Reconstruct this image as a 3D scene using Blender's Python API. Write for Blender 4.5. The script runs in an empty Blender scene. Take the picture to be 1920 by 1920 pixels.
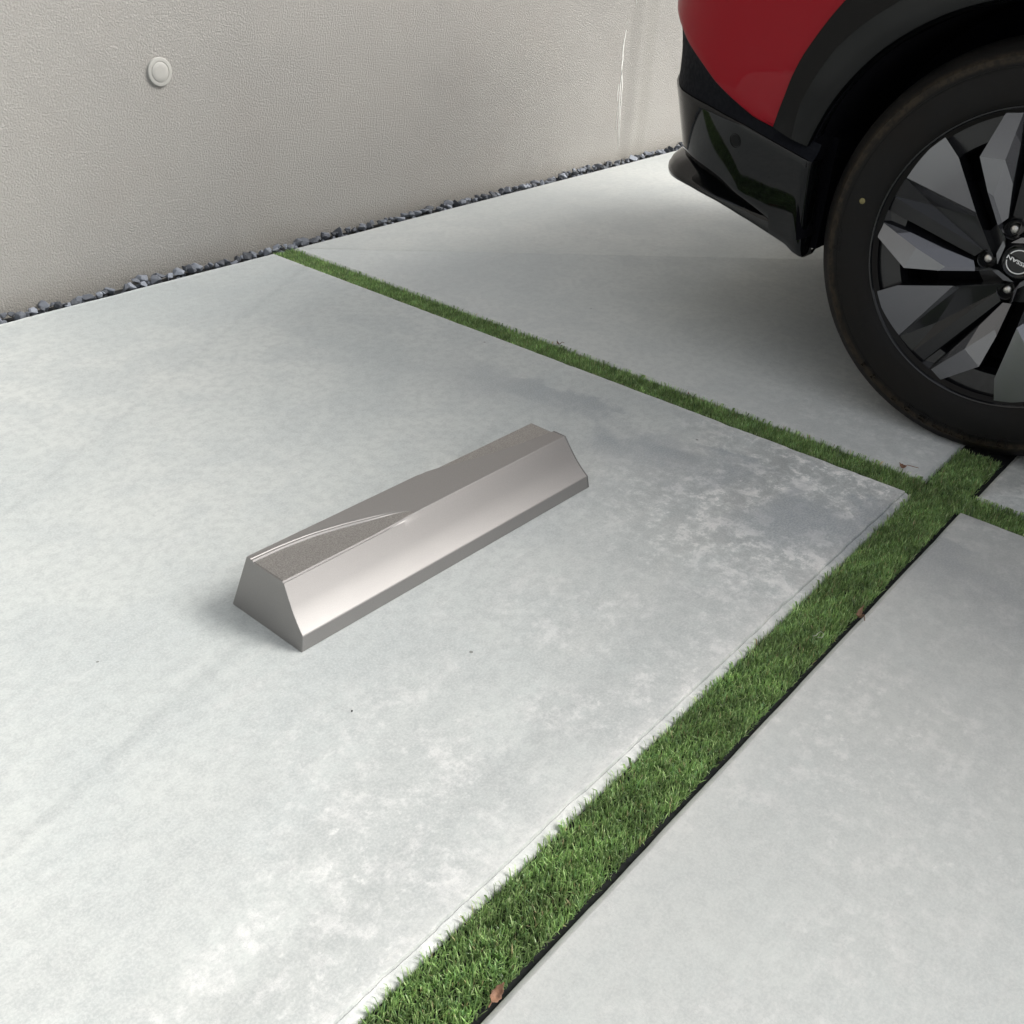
import bpy, bmesh, math, random
import numpy as np
from mathutils import Vector, Matrix, noise as mnoise

S = bpy.context.scene
COL = S.collection
PI = math.pi
rad = math.radians

# ------------------------------------------------------------------ camera
F_PX, YAW, PIT, ROL, CAMH = 1923.256, 0.9037, 0.5532, 0.0626, 0.8916
fw = Vector((math.sin(YAW) * math.cos(PIT), math.cos(YAW) * math.cos(PIT), -math.sin(PIT)))
rt = fw.cross(Vector((0, 0, 1))).normalized()
up = rt.cross(fw)
rt2 = math.cos(ROL) * rt + math.sin(ROL) * up
up2 = -math.sin(ROL) * rt + math.cos(ROL) * up
cam_d = bpy.data.cameras.new("camera")
cam = bpy.data.objects.new("camera", cam_d)
COL.objects.link(cam)
M = Matrix((rt2, up2, -fw)).transposed().to_4x4()
M.translation = Vector((0, 0, CAMH))
cam.matrix_world = M
cam_d.sensor_width = 36
cam_d.lens = 36 * F_PX / 1920
cam_d.clip_start = 0.02
cam_d.clip_end = 2000
S.camera = cam

# ------------------------------------------------------------------ sky, sun, exposure
SUN_DIR = Vector((0.52, -0.56, 0.62)).normalized()      # towards the sun
el = math.asin(SUN_DIR.z)
w = bpy.data.worlds.new("World")
S.world = w
w.use_nodes = True
nt = w.node_tree
nt.nodes.clear()
out = nt.nodes.new('ShaderNodeOutputWorld')
bg = nt.nodes.new('ShaderNodeBackground')
sky = nt.nodes.new('ShaderNodeTexSky')
sky.sky_type = 'NISHITA'
sky.sun_disc = False
sky.sun_elevation = el
sky.sun_rotation = math.atan2(SUN_DIR.x, SUN_DIR.y)
sky.dust_density = 4.0
hs = nt.nodes.new('ShaderNodeHueSaturation')
hs.inputs['Saturation'].default_value = 0.22
nt.links.new(sky.outputs[0], hs.inputs['Color'])
nt.links.new(hs.outputs[0], bg.inputs[0])
bg.inputs[1].default_value = 0.14
nt.links.new(bg.outputs[0], out.inputs[0])
sd = bpy.data.lights.new("sun", 'SUN')
sd.energy = 2.2
sd.angle = rad(30)
sd.color = (1.0, 0.97, 0.92)
sun = bpy.data.objects.new("sun", sd)
sun.rotation_euler = SUN_DIR.to_track_quat('Z', 'Y').to_euler()
sun.location = (3, -4, 6)
COL.objects.link(sun)
S.view_settings.view_transform = 'Standard'
S.view_settings.look = 'None'
S.view_settings.gamma = 1
S.view_settings.exposure = 0.68

# ------------------------------------------------------------------ helpers
def tag(o, label=None, cat=None, group=None, kind=None):
    if label: o['label'] = label
    if cat: o['category'] = cat
    if group: o['group'] = group
    if kind: o['kind'] = kind
    return o

def link(name, me, mats=None, parent=None, smooth=None):
    o = bpy.data.objects.new(name, me)
    COL.objects.link(o)
    if mats:
        for m in (mats if isinstance(mats, (list, tuple)) else [mats]):
            me.materials.append(m)
    if parent: o.parent = parent
    if smooth is not None:
        me.polygons.foreach_set('use_smooth', [True] * len(me.polygons))
        if smooth < 180:
            me.set_sharp_from_angle(angle=rad(smooth))
    return o

def mesh(name, verts, faces, mats=None, parent=None, smooth=None, midx=None, recalc=False):
    me = bpy.data.meshes.new(name)
    me.from_pydata([tuple(v) for v in verts], [], faces)
    if recalc:
        bm = bmesh.new(); bm.from_mesh(me)
        bmesh.ops.recalc_face_normals(bm, faces=bm.faces)
        bm.to_mesh(me); bm.free()
    me.update()
    o = link(name, me, mats, parent, smooth)
    if midx: me.polygons.foreach_set('material_index', midx)
    return o

def empty(name, loc=(0, 0, 0)):
    o = bpy.data.objects.new(name, None)
    o.location = loc
    o.empty_display_size = 0.1
    COL.objects.link(o)
    return o

def interp(x, tab):
    xs = [t[0] for t in tab]; ys = [t[1] for t in tab]
    return float(np.interp(x, xs, ys))

def grid(rows, closed_u=False, closed_v=False, flip=False):
    """rows: list of equal length lists of points"""
    nv = len(rows); nu = len(rows[0])
    V = [p for r in rows for p in r]
    Fc = []
    for j in range(nv if closed_v else nv - 1):
        for i in range(nu if closed_u else nu - 1):
            a = j * nu + i; b = j * nu + (i + 1) % nu
            c = ((j + 1) % nv) * nu + (i + 1) % nu; d = ((j + 1) % nv) * nu + i
            Fc.append((a, d, c, b) if flip else (a, b, c, d))
    return V, Fc

def merge(parts):
    V = []; Fc = []
    for v, f in parts:
        n = len(V); V += list(v); Fc += [tuple(i + n for i in t) for t in f]
    return V, Fc

# ------------------------------------------------------------------ materials
class Mat:
    def __init__(s, name):
        s.m = bpy.data.materials.new(name); s.m.use_nodes = True
        s.t = s.m.node_tree
        s.b = s.t.nodes['Principled BSDF']
        s.tc = s.t.nodes.new('ShaderNodeTexCoord')
        s.o = s.tc.outputs['Object']
    def n(s, typ, **kw):
        x = s.t.nodes.new(typ)
        for k, v in kw.items(): setattr(x, k, v)
        return x
    def L(s, a, b): s.t.links.new(a, b)
    def mapping(s, scale=(1, 1, 1), rot=(0, 0, 0), loc=(0, 0, 0), src=None):
        x = s.n('ShaderNodeMapping')
        x.inputs['Scale'].default_value = scale; x.inputs['Rotation'].default_value = rot
        x.inputs['Location'].default_value = loc
        s.L(src or s.o, x.inputs['Vector']); return x.outputs[0]
    def noise(s, scale, detail=4, rough=.5, dist=0, vec=None):
        x = s.n('ShaderNodeTexNoise')
        x.inputs['Scale'].default_value = scale; x.inputs['Detail'].default_value = detail
        x.inputs['Roughness'].default_value = rough; x.inputs['Distortion'].default_value = dist
        s.L(vec or s.o, x.inputs['Vector']); return x.outputs['Fac']
    def ramp(s, f, stops, interp='LINEAR'):
        x = s.n('ShaderNodeValToRGB'); x.color_ramp.interpolation = interp
        e = x.color_ramp.elements
        while len(e) < len(stops): e.new(0.5)
        for i, (p, c) in enumerate(stops):
            e[i].position = p
            if not isinstance(c, (tuple, list)): c = (c, c, c)
            e[i].color = (*c, 1)
        s.L(f, x.inputs[0]); return x.outputs[0]
    def mix(s, fac, a, b, mode='MIX'):
        x = s.n('ShaderNodeMix', data_type='RGBA', blend_type=mode)
        for sock, v in ((x.inputs['Factor'], fac), (x.inputs[6], a), (x.inputs[7], b)):
            if isinstance(v, (int, float)): sock.default_value = v if sock.type == 'VALUE' else (v, v, v, 1)
            elif isinstance(v, tuple): sock.default_value = (*v, 1)
            else: s.L(v, sock)
        return x.outputs[2]
    def math(s, op, a, b=None, clamp=False):
        x = s.n('ShaderNodeMath', operation=op, use_clamp=clamp)
        for sock, v in ((x.inputs[0], a), (x.inputs[1], b)):
            if v is None: continue
            if isinstance(v, (int, float)): sock.default_value = v
            else: s.L(v, sock)
        return x.outputs[0]
    def rng(s, v, a, b, c=0., d=1., smooth=True):
        x = s.n('ShaderNodeMapRange')
        if smooth: x.interpolation_type = 'SMOOTHSTEP'
        s.L(v, x.inputs[0])
        for i, k in enumerate((a, b, c, d)): x.inputs[i + 1].default_value = k
        return x.outputs[0]
    def xyz(s):
        x = s.n('ShaderNodeSeparateXYZ'); s.L(s.o, x.inputs[0]); return x.outputs
    def bump(s, h, strength=.3, dist=.001, prev=None):
        x = s.n('ShaderNodeBump'); x.inputs['Strength'].default_value = strength
        x.inputs['Distance'].default_value = dist
        s.L(h, x.inputs['Height'])
        if prev: s.L(prev, x.inputs['Normal'])
        s.L(x.outputs[0], s.b.inputs['Normal']); return x.outputs[0]
    def set(s, **kw):
        for k, v in kw.items():
            k = {'col': 'Base Color', 'rough': 'Roughness', 'metal': 'Metallic', 'coat': 'Coat Weight',
                 'coatr': 'Coat Roughness', 'spec': 'Specular IOR Level', 'trans': 'Transmission Weight'}.get(k, k)
            sock = s.b.inputs[k]
            if isinstance(v, (int, float)): sock.default_value = v
            elif isinstance(v, tuple): sock.default_value = (*v, 1)
            else: s.L(v, sock)
        return s.m

# key lines of the place (metres): wall side is +Y, car bay is +X
YA1, YA2 = 0.428, 0.344          # wide turf strip edges
XB1, XB2 = 1.688, 1.757          # narrow turf strip edges
YW0, YW = 2.197, 2.248           # back edge of the slabs, face of the wall

def concrete(name, seed):
    m = Mat(name)
    off = (seed * 3.7, seed * 1.9, 0)
    P = m.mapping(loc=off)
    big = m.noise(1.7, 3, .55, .6, P)
    mid = m.noise(7, 5, .6, .4, P)
    fine = m.noise(55, 6, .65, 0, P)
    grain = m.noise(300, 3, .7, 0, P)
    streak = m.noise(4.0, 5, .62, .3, m.mapping(scale=(1.0, 9.0, 1), rot=(0, 0, rad(24)), loc=off))
    tro = m.noise(22.0, 4, .7, .1, m.mapping(scale=(1.0, 6.0, 1), rot=(0, 0, rad(-12)), loc=off))
    c = m.ramp(big, [(.30, (.462, .500, .494)), (.52, (.540, .570, .552)), (.72, (.590, .612, .588))])
    c = m.mix(m.math('MULTIPLY', m.rng(mid, .44, .62), .5), c, (.435, .470, .470))
    c = m.mix(m.math('MULTIPLY', m.rng(streak, .52, .75), .45), c, (.575, .585, .572))
    c = m.mix(m.math('MULTIPLY', m.rng(tro, .5, .8), .35), c, (.40, .42, .425))
    x, y, z = m.xyz()
    wob0 = m.math('MULTIPLY', m.math('SUBTRACT', m.noise(4, 3, .6, 0, P), .5), .35)
    # pale lime bloom, strongest along the poured edges beside the wide strip
    d1 = m.math('ABSOLUTE', m.math('SUBTRACT', y, (YA1 + YA2) / 2))
    near = m.rng(d1, .60, .10)
    zone = m.math('MULTIPLY', m.rng(m.math('ADD', d1, m.math('MULTIPLY', m.noise(2.6, 3, .6, 0, P), .5)), .78, .40), m.rng(m.noise(5.5, 5, .65, 0, m.mapping(loc=(8.1, seed * 2.2, 0))), .36, .56))
    c = m.mix(m.math('MULTIPLY', zone, .50 if seed < 2 else .26), c, (.438, .452, .442))
    bl = m.noise(22, 8, .80, .10, P)
    blm = m.noise(3.1, 2, .5, .1, m.mapping(loc=(5.2 + seed, 1.1, 0)))
    bloom = m.math('MULTIPLY', m.rng(bl, .47, .63), m.math('MULTIPLY', m.rng(blm, .34, .52), near))
    c = m.mix(m.math('MULTIPLY', bloom, .72), c, (.74, .74, .725))
    bl2 = m.noise(40, 6, .75, 0, P)
    c = m.mix(m.math('MULTIPLY', m.math('MULTIPLY', m.rng(bl2, .56, .68), m.rng(blm, .40, .6)), m.math('MULTIPLY', near, .75)), c, (.80, .80, .78))
    # weathered corner by the strip crossing: dark grey-brown mottling with pale flecks
    cz_ = m.math('MULTIPLY', m.rng(m.math('ADD', x, wob0), 1.05, 1.45), m.rng(m.math('ADD', y, wob0), .95, .62))
    mt = m.noise(19, 8, .8, .15, m.mapping(loc=(2.3, 7.7, 0)))
    c = m.mix(m.math('MULTIPLY', m.math('MULTIPLY', cz_, m.rng(mt, .50, .44)), .60 if seed == 0 else .15), c, (.315, .325, .325))
    c = m.mix(m.math('MULTIPLY', m.math('MULTIPLY', cz_, m.rng(mt, .515, .555)), .85 if seed == 0 else .22), c, (.88, .87, .845))
    lip = m.math('MULTIPLY', m.rng(m.math('ADD', d1, m.math('MULTIPLY', m.noise(9, 4, .6, 0, P), .05)), .115, .075), .28)
    c = m.mix(lip, c, (.70, .69, .665))
    # damp looking darker band a hand's width in from the narrow strip
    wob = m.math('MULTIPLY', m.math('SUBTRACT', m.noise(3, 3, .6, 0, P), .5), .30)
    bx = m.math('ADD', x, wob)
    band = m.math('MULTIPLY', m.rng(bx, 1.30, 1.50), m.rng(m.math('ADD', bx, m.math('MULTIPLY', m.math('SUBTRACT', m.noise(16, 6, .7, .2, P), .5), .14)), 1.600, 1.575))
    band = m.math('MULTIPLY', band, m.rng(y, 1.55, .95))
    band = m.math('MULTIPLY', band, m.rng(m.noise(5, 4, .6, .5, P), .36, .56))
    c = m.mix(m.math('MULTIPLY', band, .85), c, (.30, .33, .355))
    # edge pale line
    ed = m.rng(m.math('ABSOLUTE', m.math('SUBTRACT', x, (XB1 + XB2) / 2)), .058, .040)
    c = m.mix(m.math('MULTIPLY', ed, .4), c, (.60, .60, .585))
    c = m.mix(m.rng(fine, .40, .64, .0, .42), c, (.36, .385, .385))
    c = m.mix(m.rng(grain, .42, .62, .0, .36), c, (.64, .65, .635))
    g2 = m.noise(170, 3, .7, 0, m.mapping(scale=(1, 2.2, 1), rot=(0, 0, rad(30)), loc=off))
    c = m.mix(m.rng(g2, .52, .70, .0, .32), c, (.34, .36, .36))
    if seed in (1, 2): c = m.mix(.26, c, (.66, .675, .662))
    # tiny dark specks
    v = m.n('ShaderNodeTexVoronoi'); v.inputs['Scale'].default_value = 17
    m.L(P, v.inputs['Vector'])
    sep = m.n('ShaderNodeSeparateColor'); m.L(v.outputs['Color'], sep.inputs[0])
    sp = m.math('MULTIPLY', m.math('LESS_THAN', v.outputs['Distance'], m.rng(sep.outputs[1], 0, 1, .015, .05)), m.math('GREATER_THAN', sep.outputs[0], .93))
    c = m.mix(m.math('MULTIPLY', sp, .7), c, (.12, .12, .11))
    m.set(col=c, rough=m.rng(mid, .3, .7, .62, .82), spec=.35)
    h = m.math('ADD', m.math('MULTIPLY', fine, .5), m.math('MULTIPLY', grain, .35))
    h = m.math('ADD', h, m.math('MULTIPLY', m.rng(bl, .5, .7), .3))
    m.bump(h, .45, .0014)
    return m.m

def plain(name, col, rough, nz=120, amp=.12, **kw):
    m = Mat(name)
    n = m.noise(nz, 3)
    m.set(rough=m.rng(n, .3, .7, rough * (1 - amp), min(1, rough * (1 + amp))), **kw)
    m.set(col=m.mix(m.rng(n, .3, .7, 0, amp * 2), col, tuple(c * .8 for c in col)))
    return m.m

def wall_mat():
    m = Mat('stucco')
    warp = m.noise(60, 2, .5, 0)
    blob = m.noise(225, 3, .6, .3)
    blob2 = m.noise(260, 2, .5, .3)
    grain = m.noise(700, 2, .5)
    big = m.noise(1.6, 3, .6, .4)
    c = m.ramp(big, [(.32, (.305, .298, .280)), (.5, (.335, .327, .307)), (.7, (.352, .343, .320))])
    c = m.mix(m.rng(m.noise(5, 4, .6), .45, .7, 0, .22), c, (.335, .312, .286))
    x, y, z = m.xyz()
    wob = m.math('MULTIPLY', m.math('SUBTRACT', m.noise(6, 3, .6, 0, m.mapping(scale=(1, 1, .35))), .5), .05)
    xx = m.math('ADD', x, wob)
    def stripe(c, x0, x1, a, col):
        k = m.math('MULTIPLY', m.rng(xx, x0 - .025, x0 + .015), m.rng(xx, x1 + .025, x1 - .015))
        return m.mix(m.math('MULTIPLY', k, a), c, col)
    c = stripe(c, 3.375, 3.43, .75, (.275, .27, .25))
    c = stripe(c, 3.48, 3.53, .5, (.285, .28, .255))
    # wall colour turns darker and browner towards its foot
    c = m.mix(m.math('MULTIPLY', m.rng(m.math('ADD', z, wob), .07, .0), .30), c, (.235, .215, .175))
    c = m.mix(m.rng(grain, .3, .7, 0, .14), c, (.22, .21, .19))
    m.set(col=c, rough=.86, spec=.25)
    h = m.math('ADD', m.rng(blob, .40, .62), m.math('MULTIPLY', m.rng(blob2, .35, .7), .3))
    h = m.math('ADD', h, m.math('MULTIPLY', grain, .15))
    m.bump(h, .68, .0016)
    return m.m

M_wall = wall_mat()
M_conc = [concrete('concrete_%d' % i, i) for i in range(4)]
M_edge = plain('cast_edge', (.60, .60, .575), .85, spec=.3)
M_soil = plain('dark_mat', (.012, .013, .014), .9)
M_asph = plain('asphalt', (.06, .06, .062), .9)
M_vent = plain('vent_plastic', (.385, .380, .355), .55, amp=.03)
M_drip = plain('white_run', (.72, .72, .69), .6)

def metal_mat(name, rough, hammered=False):
    m = Mat(name)
    n = m.noise(900, 2, .5)
    n2 = m.noise(14, 3, .5)
    m.set(col=m.mix(m.rng(n, .35, .65, 0, .25), (.315, .306, .299), (.40, .390, .382)), metal=.85,
          rough=m.rng(n2, .3, .7, rough * .985, rough * 1.015))
    if hammered:
        k = m.noise(520, 3, .6)
        m.set(col=m.mix(m.rng(k, .36, .64), (.30, .288, .278), (.43, .415, .40)))
        m.bump(m.noise(430, 2, .5, .1), .55, .0016)
    else:
        m.bump(n, .10, .0003)
    return m.m
M_stop = metal_mat('satin_metal', .56)
M_inlay = metal_mat('hammered_metal', .40, True)

def paint_red():
    m = Mat('red_paint')
    n = m.noise(2500, 1, .5)
    m.set(col=m.mix(m.rng(n, .35, .65, 0, .3), (.27, .0012, .009), (.33, .003, .013)), metal=.0, rough=.45, spec=.1, coat=.3, coatr=.03)
    return m.m
M_red = paint_red()
def gloss(name, col=(.006, .0065, .007), rough=.06):
    m = Mat(name)
    n = m.noise(6, 3)
    d = m.noise(480, 2, .5)
    m.set(col=m.mix(m.rng(d, .68, .74, 0, .5), col, (.10, .10, .09)), rough=m.rng(n, .3, .7, rough * .7, rough * 1.5), spec=.5)
    return m.m
M_gloss = gloss('gloss_black', (.003, .0035, .004), .03)
M_band = plain('dark_plastic', (.006, .007, .010), .75, spec=.12)
M_flare = plain('black_trim', (.003, .0034, .0038), .20, nz=8, amp=.05, spec=.2)
M_flare2 = plain('black_trim_lit', (.0045, .0052, .0054), .24, nz=8, amp=.05, spec=.26)  # lighter tone: ground reflection inside the arch crease put into the colour
def liner():
    m = Mat('liner_felt')
    n = m.noise(300, 4, .7)
    m.set(col=m.mix(m.rng(n, .62, .75, 0, .6), (.004, .004, .006), (.05, .05, .055)), rough=.95, spec=.08)
    m.bump(n, .5, .002)
    return m.m
M_liner = liner()
M_glass = plain('car_glass', (.012, .014, .015), .04, spec=.6)

def tyre_mat():
    m = Mat('tyre_rubber')
    x, y, z = m.xyz()
    r = m.math('SQRT', m.math('ADD', m.math('MULTIPLY', y, y), m.math('MULTIPLY', z, z)))
    n = m.noise(9, 5, .65, .3)
    n2 = m.noise(90, 4, .6)
    rr = m.math('ADD', r, m.math('MULTIPLY', m.math('SUBTRACT', n, .5), .016))
    band = m.math('MULTIPLY', m.rng(rr, .326, .334), m.rng(rr, .350, .341))
    c = m.mix(m.rng(n, .35, .7, 0, .6), (.0065, .0063, .0062), (.0135, .0115, .0095))
    c = m.mix(m.math('MULTIPLY', band, m.rng(n2, .35, .6, .25, .8)), c, (.040, .030, .019))
    c = m.mix(m.math('MULTIPLY', m.rng(n2, .55, .75), .25), c, (.018, .016, .014))
    m.set(col=c, rough=m.rng(n, .3, .7, .58, .75), spec=.22)
    m.bump(m.math('ADD', n2, m.noise(800, 2)), .12, .0006)
    return m.m
M_tyre = tyre_mat()
M_dot = plain('paint_dot', (.22, .19, .08), .6)
def facet_mat(name, col, rough):
    m = Mat(name)
    n = m.noise(1500, 1)
    m.set(col=m.mix(m.rng(n, .3, .7, 0, .3), col, tuple(k * .8 for k in col)), metal=.75, rough=rough, coat=.7, coatr=.06)
    return m.m
M_facet = facet_mat('machined_grey', (.185, .187, .20), .24)
M_pocket = plain('wheel_black', (.008, .0085, .010), .22, spec=.5)
M_void = plain('brake_dark', (.004, .004, .005), .8, spec=.1)
M_nut = facet_mat('nut_steel', (.62, .60, .56), .28)
M_logo = plain('logo_white', (.88, .88, .87), .35)
M_under = plain('underbody', (.02, .02, .02), .9)
M_tail = plain('tail_lamp_red', (.25, .005, .008), .08, spec=.6)

# ------------------------------------------------------------------ ground and slabs
def ground():
    s = 400
    o = mesh('ground', [(-s, -s, -.075), (s, -s, -.075), (s, s, -.075), (-s, s, -.075)], [(0, 1, 2, 3)], M_asph)
    tag(o, kind='structure')
ground()
o = mesh('turf_base', [(-3.6, -1.6, -.0127), (4.6, -1.6, -.0127), (4.6, YW, -.0127), (-3.6, YW, -.0127)], [(0, 1, 2, 3)], M_soil)
tag(o, kind='structure')

def slab(name, x0, y0, x1, y1, mat, band=None, seed=0):
    """concrete slab with slightly wandering, softly rounded edges; band='y0' adds the low cast lip"""
    def side(p, q, n):
        out = []
        L = (Vector(q) - Vector(p)).length
        for i in range(n):
            t = i / n
            out.append((p[0] + (q[0] - p[0]) * t, p[1] + (q[1] - p[1]) * t))
        return out
    st = .008
    ring = []
    corners = [(x0, y0), (x1, y0), (x1, y1), (x0, y1)]
    nrm = [(0, 1), (-1, 0), (0, -1), (1, 0)]
    R = .006
    pts = []; ins = []; sideid = []
    for k in range(4):
        p, q_ = corners[k], corners[(k + 1) % 4]
        n = int((Vector(q_) - Vector(p)).length / st)
        for i, xy in enumerate(side(p, q_, n)):
            t = i / n
            L = (Vector(q_) - Vector(p)).length
            da = t * L; db = (1 - t) * L
            wob = (mnoise.noise(Vector((xy[0] * 9 + seed, xy[1] * 9, k * 7.3))) * .0014 + mnoise.noise(Vector((xy[0] * 60, xy[1] * 60 + seed, k))) * .0006)
            wob *= min(1, da / .03, db / .03)
            ix, iy = nrm[k]
            pts.append((xy[0] + ix * wob, xy[1] + iy * wob, min(da, 1), min(db, 1), k, xy))
    def inset(dist, z, jag=0., extra=None):
        r = []
        for (x, y, da, db, k, xy) in pts:
            d = dist
            if extra and k == extra[0]: d = extra[1]
            if jag:
                d += jag * mnoise.noise(Vector((xy[0] * 22 + seed, xy[1] * 22, 5.1))) + jag * .6 * mnoise.noise(Vector((xy[0] * 75 + seed, xy[1] * 75, 1.1)))
            cx = min(max(x + nrm[k][0] * d, x0 + (dist)), x1 - dist)
            cy = min(max(y + nrm[k][1] * d, y0 + (extra[1] if extra else dist)), y1 - dist)
            r.append((cx, cy, z))
        return r
    rows = [inset(0, -.07), inset(0, -.0055)]
    if band:
        ex = (0, .0135)
        e0 = (0, .0105)
        rows = [inset(0, -.07), inset(0, -.0085)]
        rows.append(inset(.0012, -.0062, 0, (0, .002)))
        rows.append(inset(.0016, -.0030, .0022, (0, .0112)))
        rows.append(inset(.0022, -.0046, .0030, (0, .0125)))
        rows.append(inset(.0028, .0003, .0032, (0, .0134)))
        rows.append(inset(.0040, .0007, .0032, (0, .0150)))
        rows.append(inset(.006, .0, .0004, (0, .022)))
    else:
        rows.append(inset(.0010, -.0042))
        rows.append(inset(.0064, -.0009, .0007))
        rows.append(inset(.0080, 0, .0008))
    V, Fc = grid(rows, closed_u=True)
    nu = len(pts)
    base = (len(rows) - 1) * nu
    Fc.append(tuple(range(base, base + nu)))
    mi = []
    for f in Fc:
        j = f[0] // nu
        mi.append(0)
    me_o = mesh(name, V, Fc, [mat], None, 50)
    tag(me_o, kind='structure')
    return me_o
slab('pavement', -1.3, YA1, XB1, YW0, M_conc[0], band=True, seed=1)
slab('pavement', XB2, YA1 + .003, 4.15, YW0 + .004, M_conc[1], seed=2)
slab('pavement', -1.3, -1.5, XB1 + .004, YA2 - .001, M_conc[2], seed=3)
slab('pavement', XB2 + .006, -1.5, 4.15, YA2 - .005, M_conc[3], seed=4)
slab('pavement', -3.5, YA1, -1.37, YW0, M_conc[1], seed=5)
slab('pavement', -3.5, -1.5, -1.37, YA2, M_conc[3], seed=6)

# ------------------------------------------------------------------ artificial turf
def turf():
    rng = np.random.default_rng(7)
    rects = [(-.15, YA2 + .0068, 2.5, YA1 - .0022, 330000), (-1.3, YA2 + .006, -.15, YA1 - .001, 40000), (2.5, YA2 + .006, 4.2, YA1 - .001, 40000),
             (XB1 + .002, YA1, XB2 - .001, YW0 + .004, 330000), (XB1 + .004, -.35, XB2 + .002, YA2 + .0068, 300000)]
    P = []
    for (x0, y0, x1, y1, d) in rects:
        n = int((x1 - x0) * (y1 - y0) * d)
        P.append(np.c_[rng.uniform(x0, x1, n), rng.uniform(y0, y1, n)])
    P = np.concatenate(P)
    # tufts: pull blades together a little
    cell = np.floor(P / .0045)
    h = np.sin(cell[:, 0] * 127.1 + cell[:, 1] * 311.7) * 43758.5453
    j1 = h - np.floor(h)
    h2 = np.sin(cell[:, 0] * 269.5 + cell[:, 1] * 183.3) * 43758.5453
    j2 = h2 - np.floor(h2)
    P = P + (cell * .0045 + .00225 - P) * .08
    n = len(P)
    ang = rng.uniform(0, 2 * PI, n)
    tuft_ang = j1 * 2 * PI
    lean = rng.normal(0, .5, n) + .32
    ldir = np.c_[np.cos(tuft_ang), np.sin(tuft_ang)] * .5 + np.c_[np.cos(ang), np.sin(ang)] * .8 + np.array([-.15, -.1])
    ldir /= np.linalg.norm(ldir, axis=1)[:, None]
    L = rng.uniform(.0100, .0160, n) * (.9 + .16 * j2)
    wd = rng.uniform(.0005, .00085, n)
    side = np.c_[-ldir[:, 1], ldir[:, 0]]
    sa = rng.uniform(-1.2, 1.2, n)
    side = np.c_[side[:, 0] * np.cos(sa) - side[:, 1] * np.sin(sa), side[:, 0] * np.sin(sa) + side[:, 1] * np.cos(sa)]
    ts = [0, .4, .75, 1.0]
    ws = [1, 1, .8, .12]
    lean = np.clip(np.abs(lean), 0, 1.1)
    V = np.zeros((n, 8, 3), np.float32)
    bx = P[:, 0]; by = P[:, 1]; bz = np.full(n, -.0122)
    px, py, pz = bx.copy(), by.copy(), bz.copy()
    for k, t in enumerate(ts):
        if k:
            dt = (ts[k] - ts[k - 1]) * L
            a = lean * (.35 + .9 * t)
            px = px + ldir[:, 0] * np.sin(a) * dt; py = py + ldir[:, 1] * np.sin(a) * dt; pz = pz + np.cos(a) * dt
        pz = np.maximum(pz, -.0120)
        for sgn, o in ((-1, 0), (1, 1)):
            V[:, k * 2 + o, 0] = px + side[:, 0] * wd * ws[k] * sgn * .9
            V[:, k * 2 + o, 1] = py + side[:, 1] * wd * ws[k] * sgn * .9
            V[:, k * 2 + o, 2] = pz
    # keep blades from poking through the slabs: clamp into the strips below the slab top
    X, Y, Z = V[..., 0], V[..., 1], V[..., 2]
    inA = (Y > YA2 + .001) & (Y < YA1)
    inB = (X > XB1 + .001) & (X < XB2)
    bad = (~inA) & (~inB) & (Z < .001)
    V[..., 2] = np.where(bad, np.maximum(Z, .0005 + .003 * (Z + .0175) / .0175), Z)
    low = (~inA) & (~inB) & (np.arange(8)[None, :] < 2)
    V[..., 2] = np.where(low, -.0122, V[..., 2])
    # no blades under the tyre contact
    keep = ~((P[:, 0] > 1.935) & (P[:, 0] < 2.2) & (np.abs(P[:, 1] - .435) < .09))
    keep &= ~(bad.any(axis=1) & (P[:, 1] < (YA1 + YA2) / 2) & (P[:, 0] < XB1))
    V = V[keep]; n = len(V); L = L[keep]; j2 = j2[keep]
    Fc = np.array([[0, 1, 3, 2], [2, 3, 5, 4], [4, 5, 7, 6]])
    F = (Fc[None] + (np.arange(n) * 8)[:, None, None]).reshape(-1, 4)
    me = bpy.data.meshes.new('grass')
    me.vertices.add(n * 8); me.vertices.foreach_set('co', V.reshape(-1))
    me.loops.add(F.size); me.loops.foreach_set('vertex_index', F.reshape(-1).astype(np.int32))
    me.polygons.add(len(F)); me.polygons.foreach_set('loop_start', (np.arange(len(F)) * 4).astype(np.int32))
    me.polygons.foreach_set('loop_total', np.full(len(F), 4, np.int32))
    me.update(calc_edges=True)
    pal = np.array([[.215, .325, .125], [.28, .395, .16], [.145, .235, .088], [.35, .46, .215], [.215, .35, .17], [.50, .58, .34], [.40, .33, .20]])
    ci = rng.choice(len(pal), n, p=[.28, .24, .2, .12, .1, .04, .02])
    clump = .88 + .24 * np.sin(P[keep][:, 0] * 61 + 3 * np.sin(P[keep][:, 1] * 47)) * np.sin(P[keep][:, 1] * 83 + P[keep][:, 0] * 29)
    c = 1.5 * clump[:, None] * np.array([1.0, 1.0, .97]) * pal[ci] * rng.uniform(.55, 1.4, n)[:, None] * (.85 + .3 * j2)[:, None]
    col = np.ones((n, 8, 4), np.float32)
    col[..., :3] = c[:, None, :]
    at = me.color_attributes.new('col', 'FLOAT_COLOR', 'POINT')
    at.data.foreach_set('color', col.reshape(-1))
    m = Mat('turf_blade')
    a = m.n('ShaderNodeVertexColor', layer_name='col')
    m.set(col=a.outputs[0], rough=.34, spec=.6)
    # thin blades let some light through
    tr = m.n('ShaderNodeBsdfTranslucent'); m.L(a.outputs[0], tr.inputs[0])
    mx = m.n('ShaderNodeMixShader'); mx.inputs[0].default_value = .35
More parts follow.
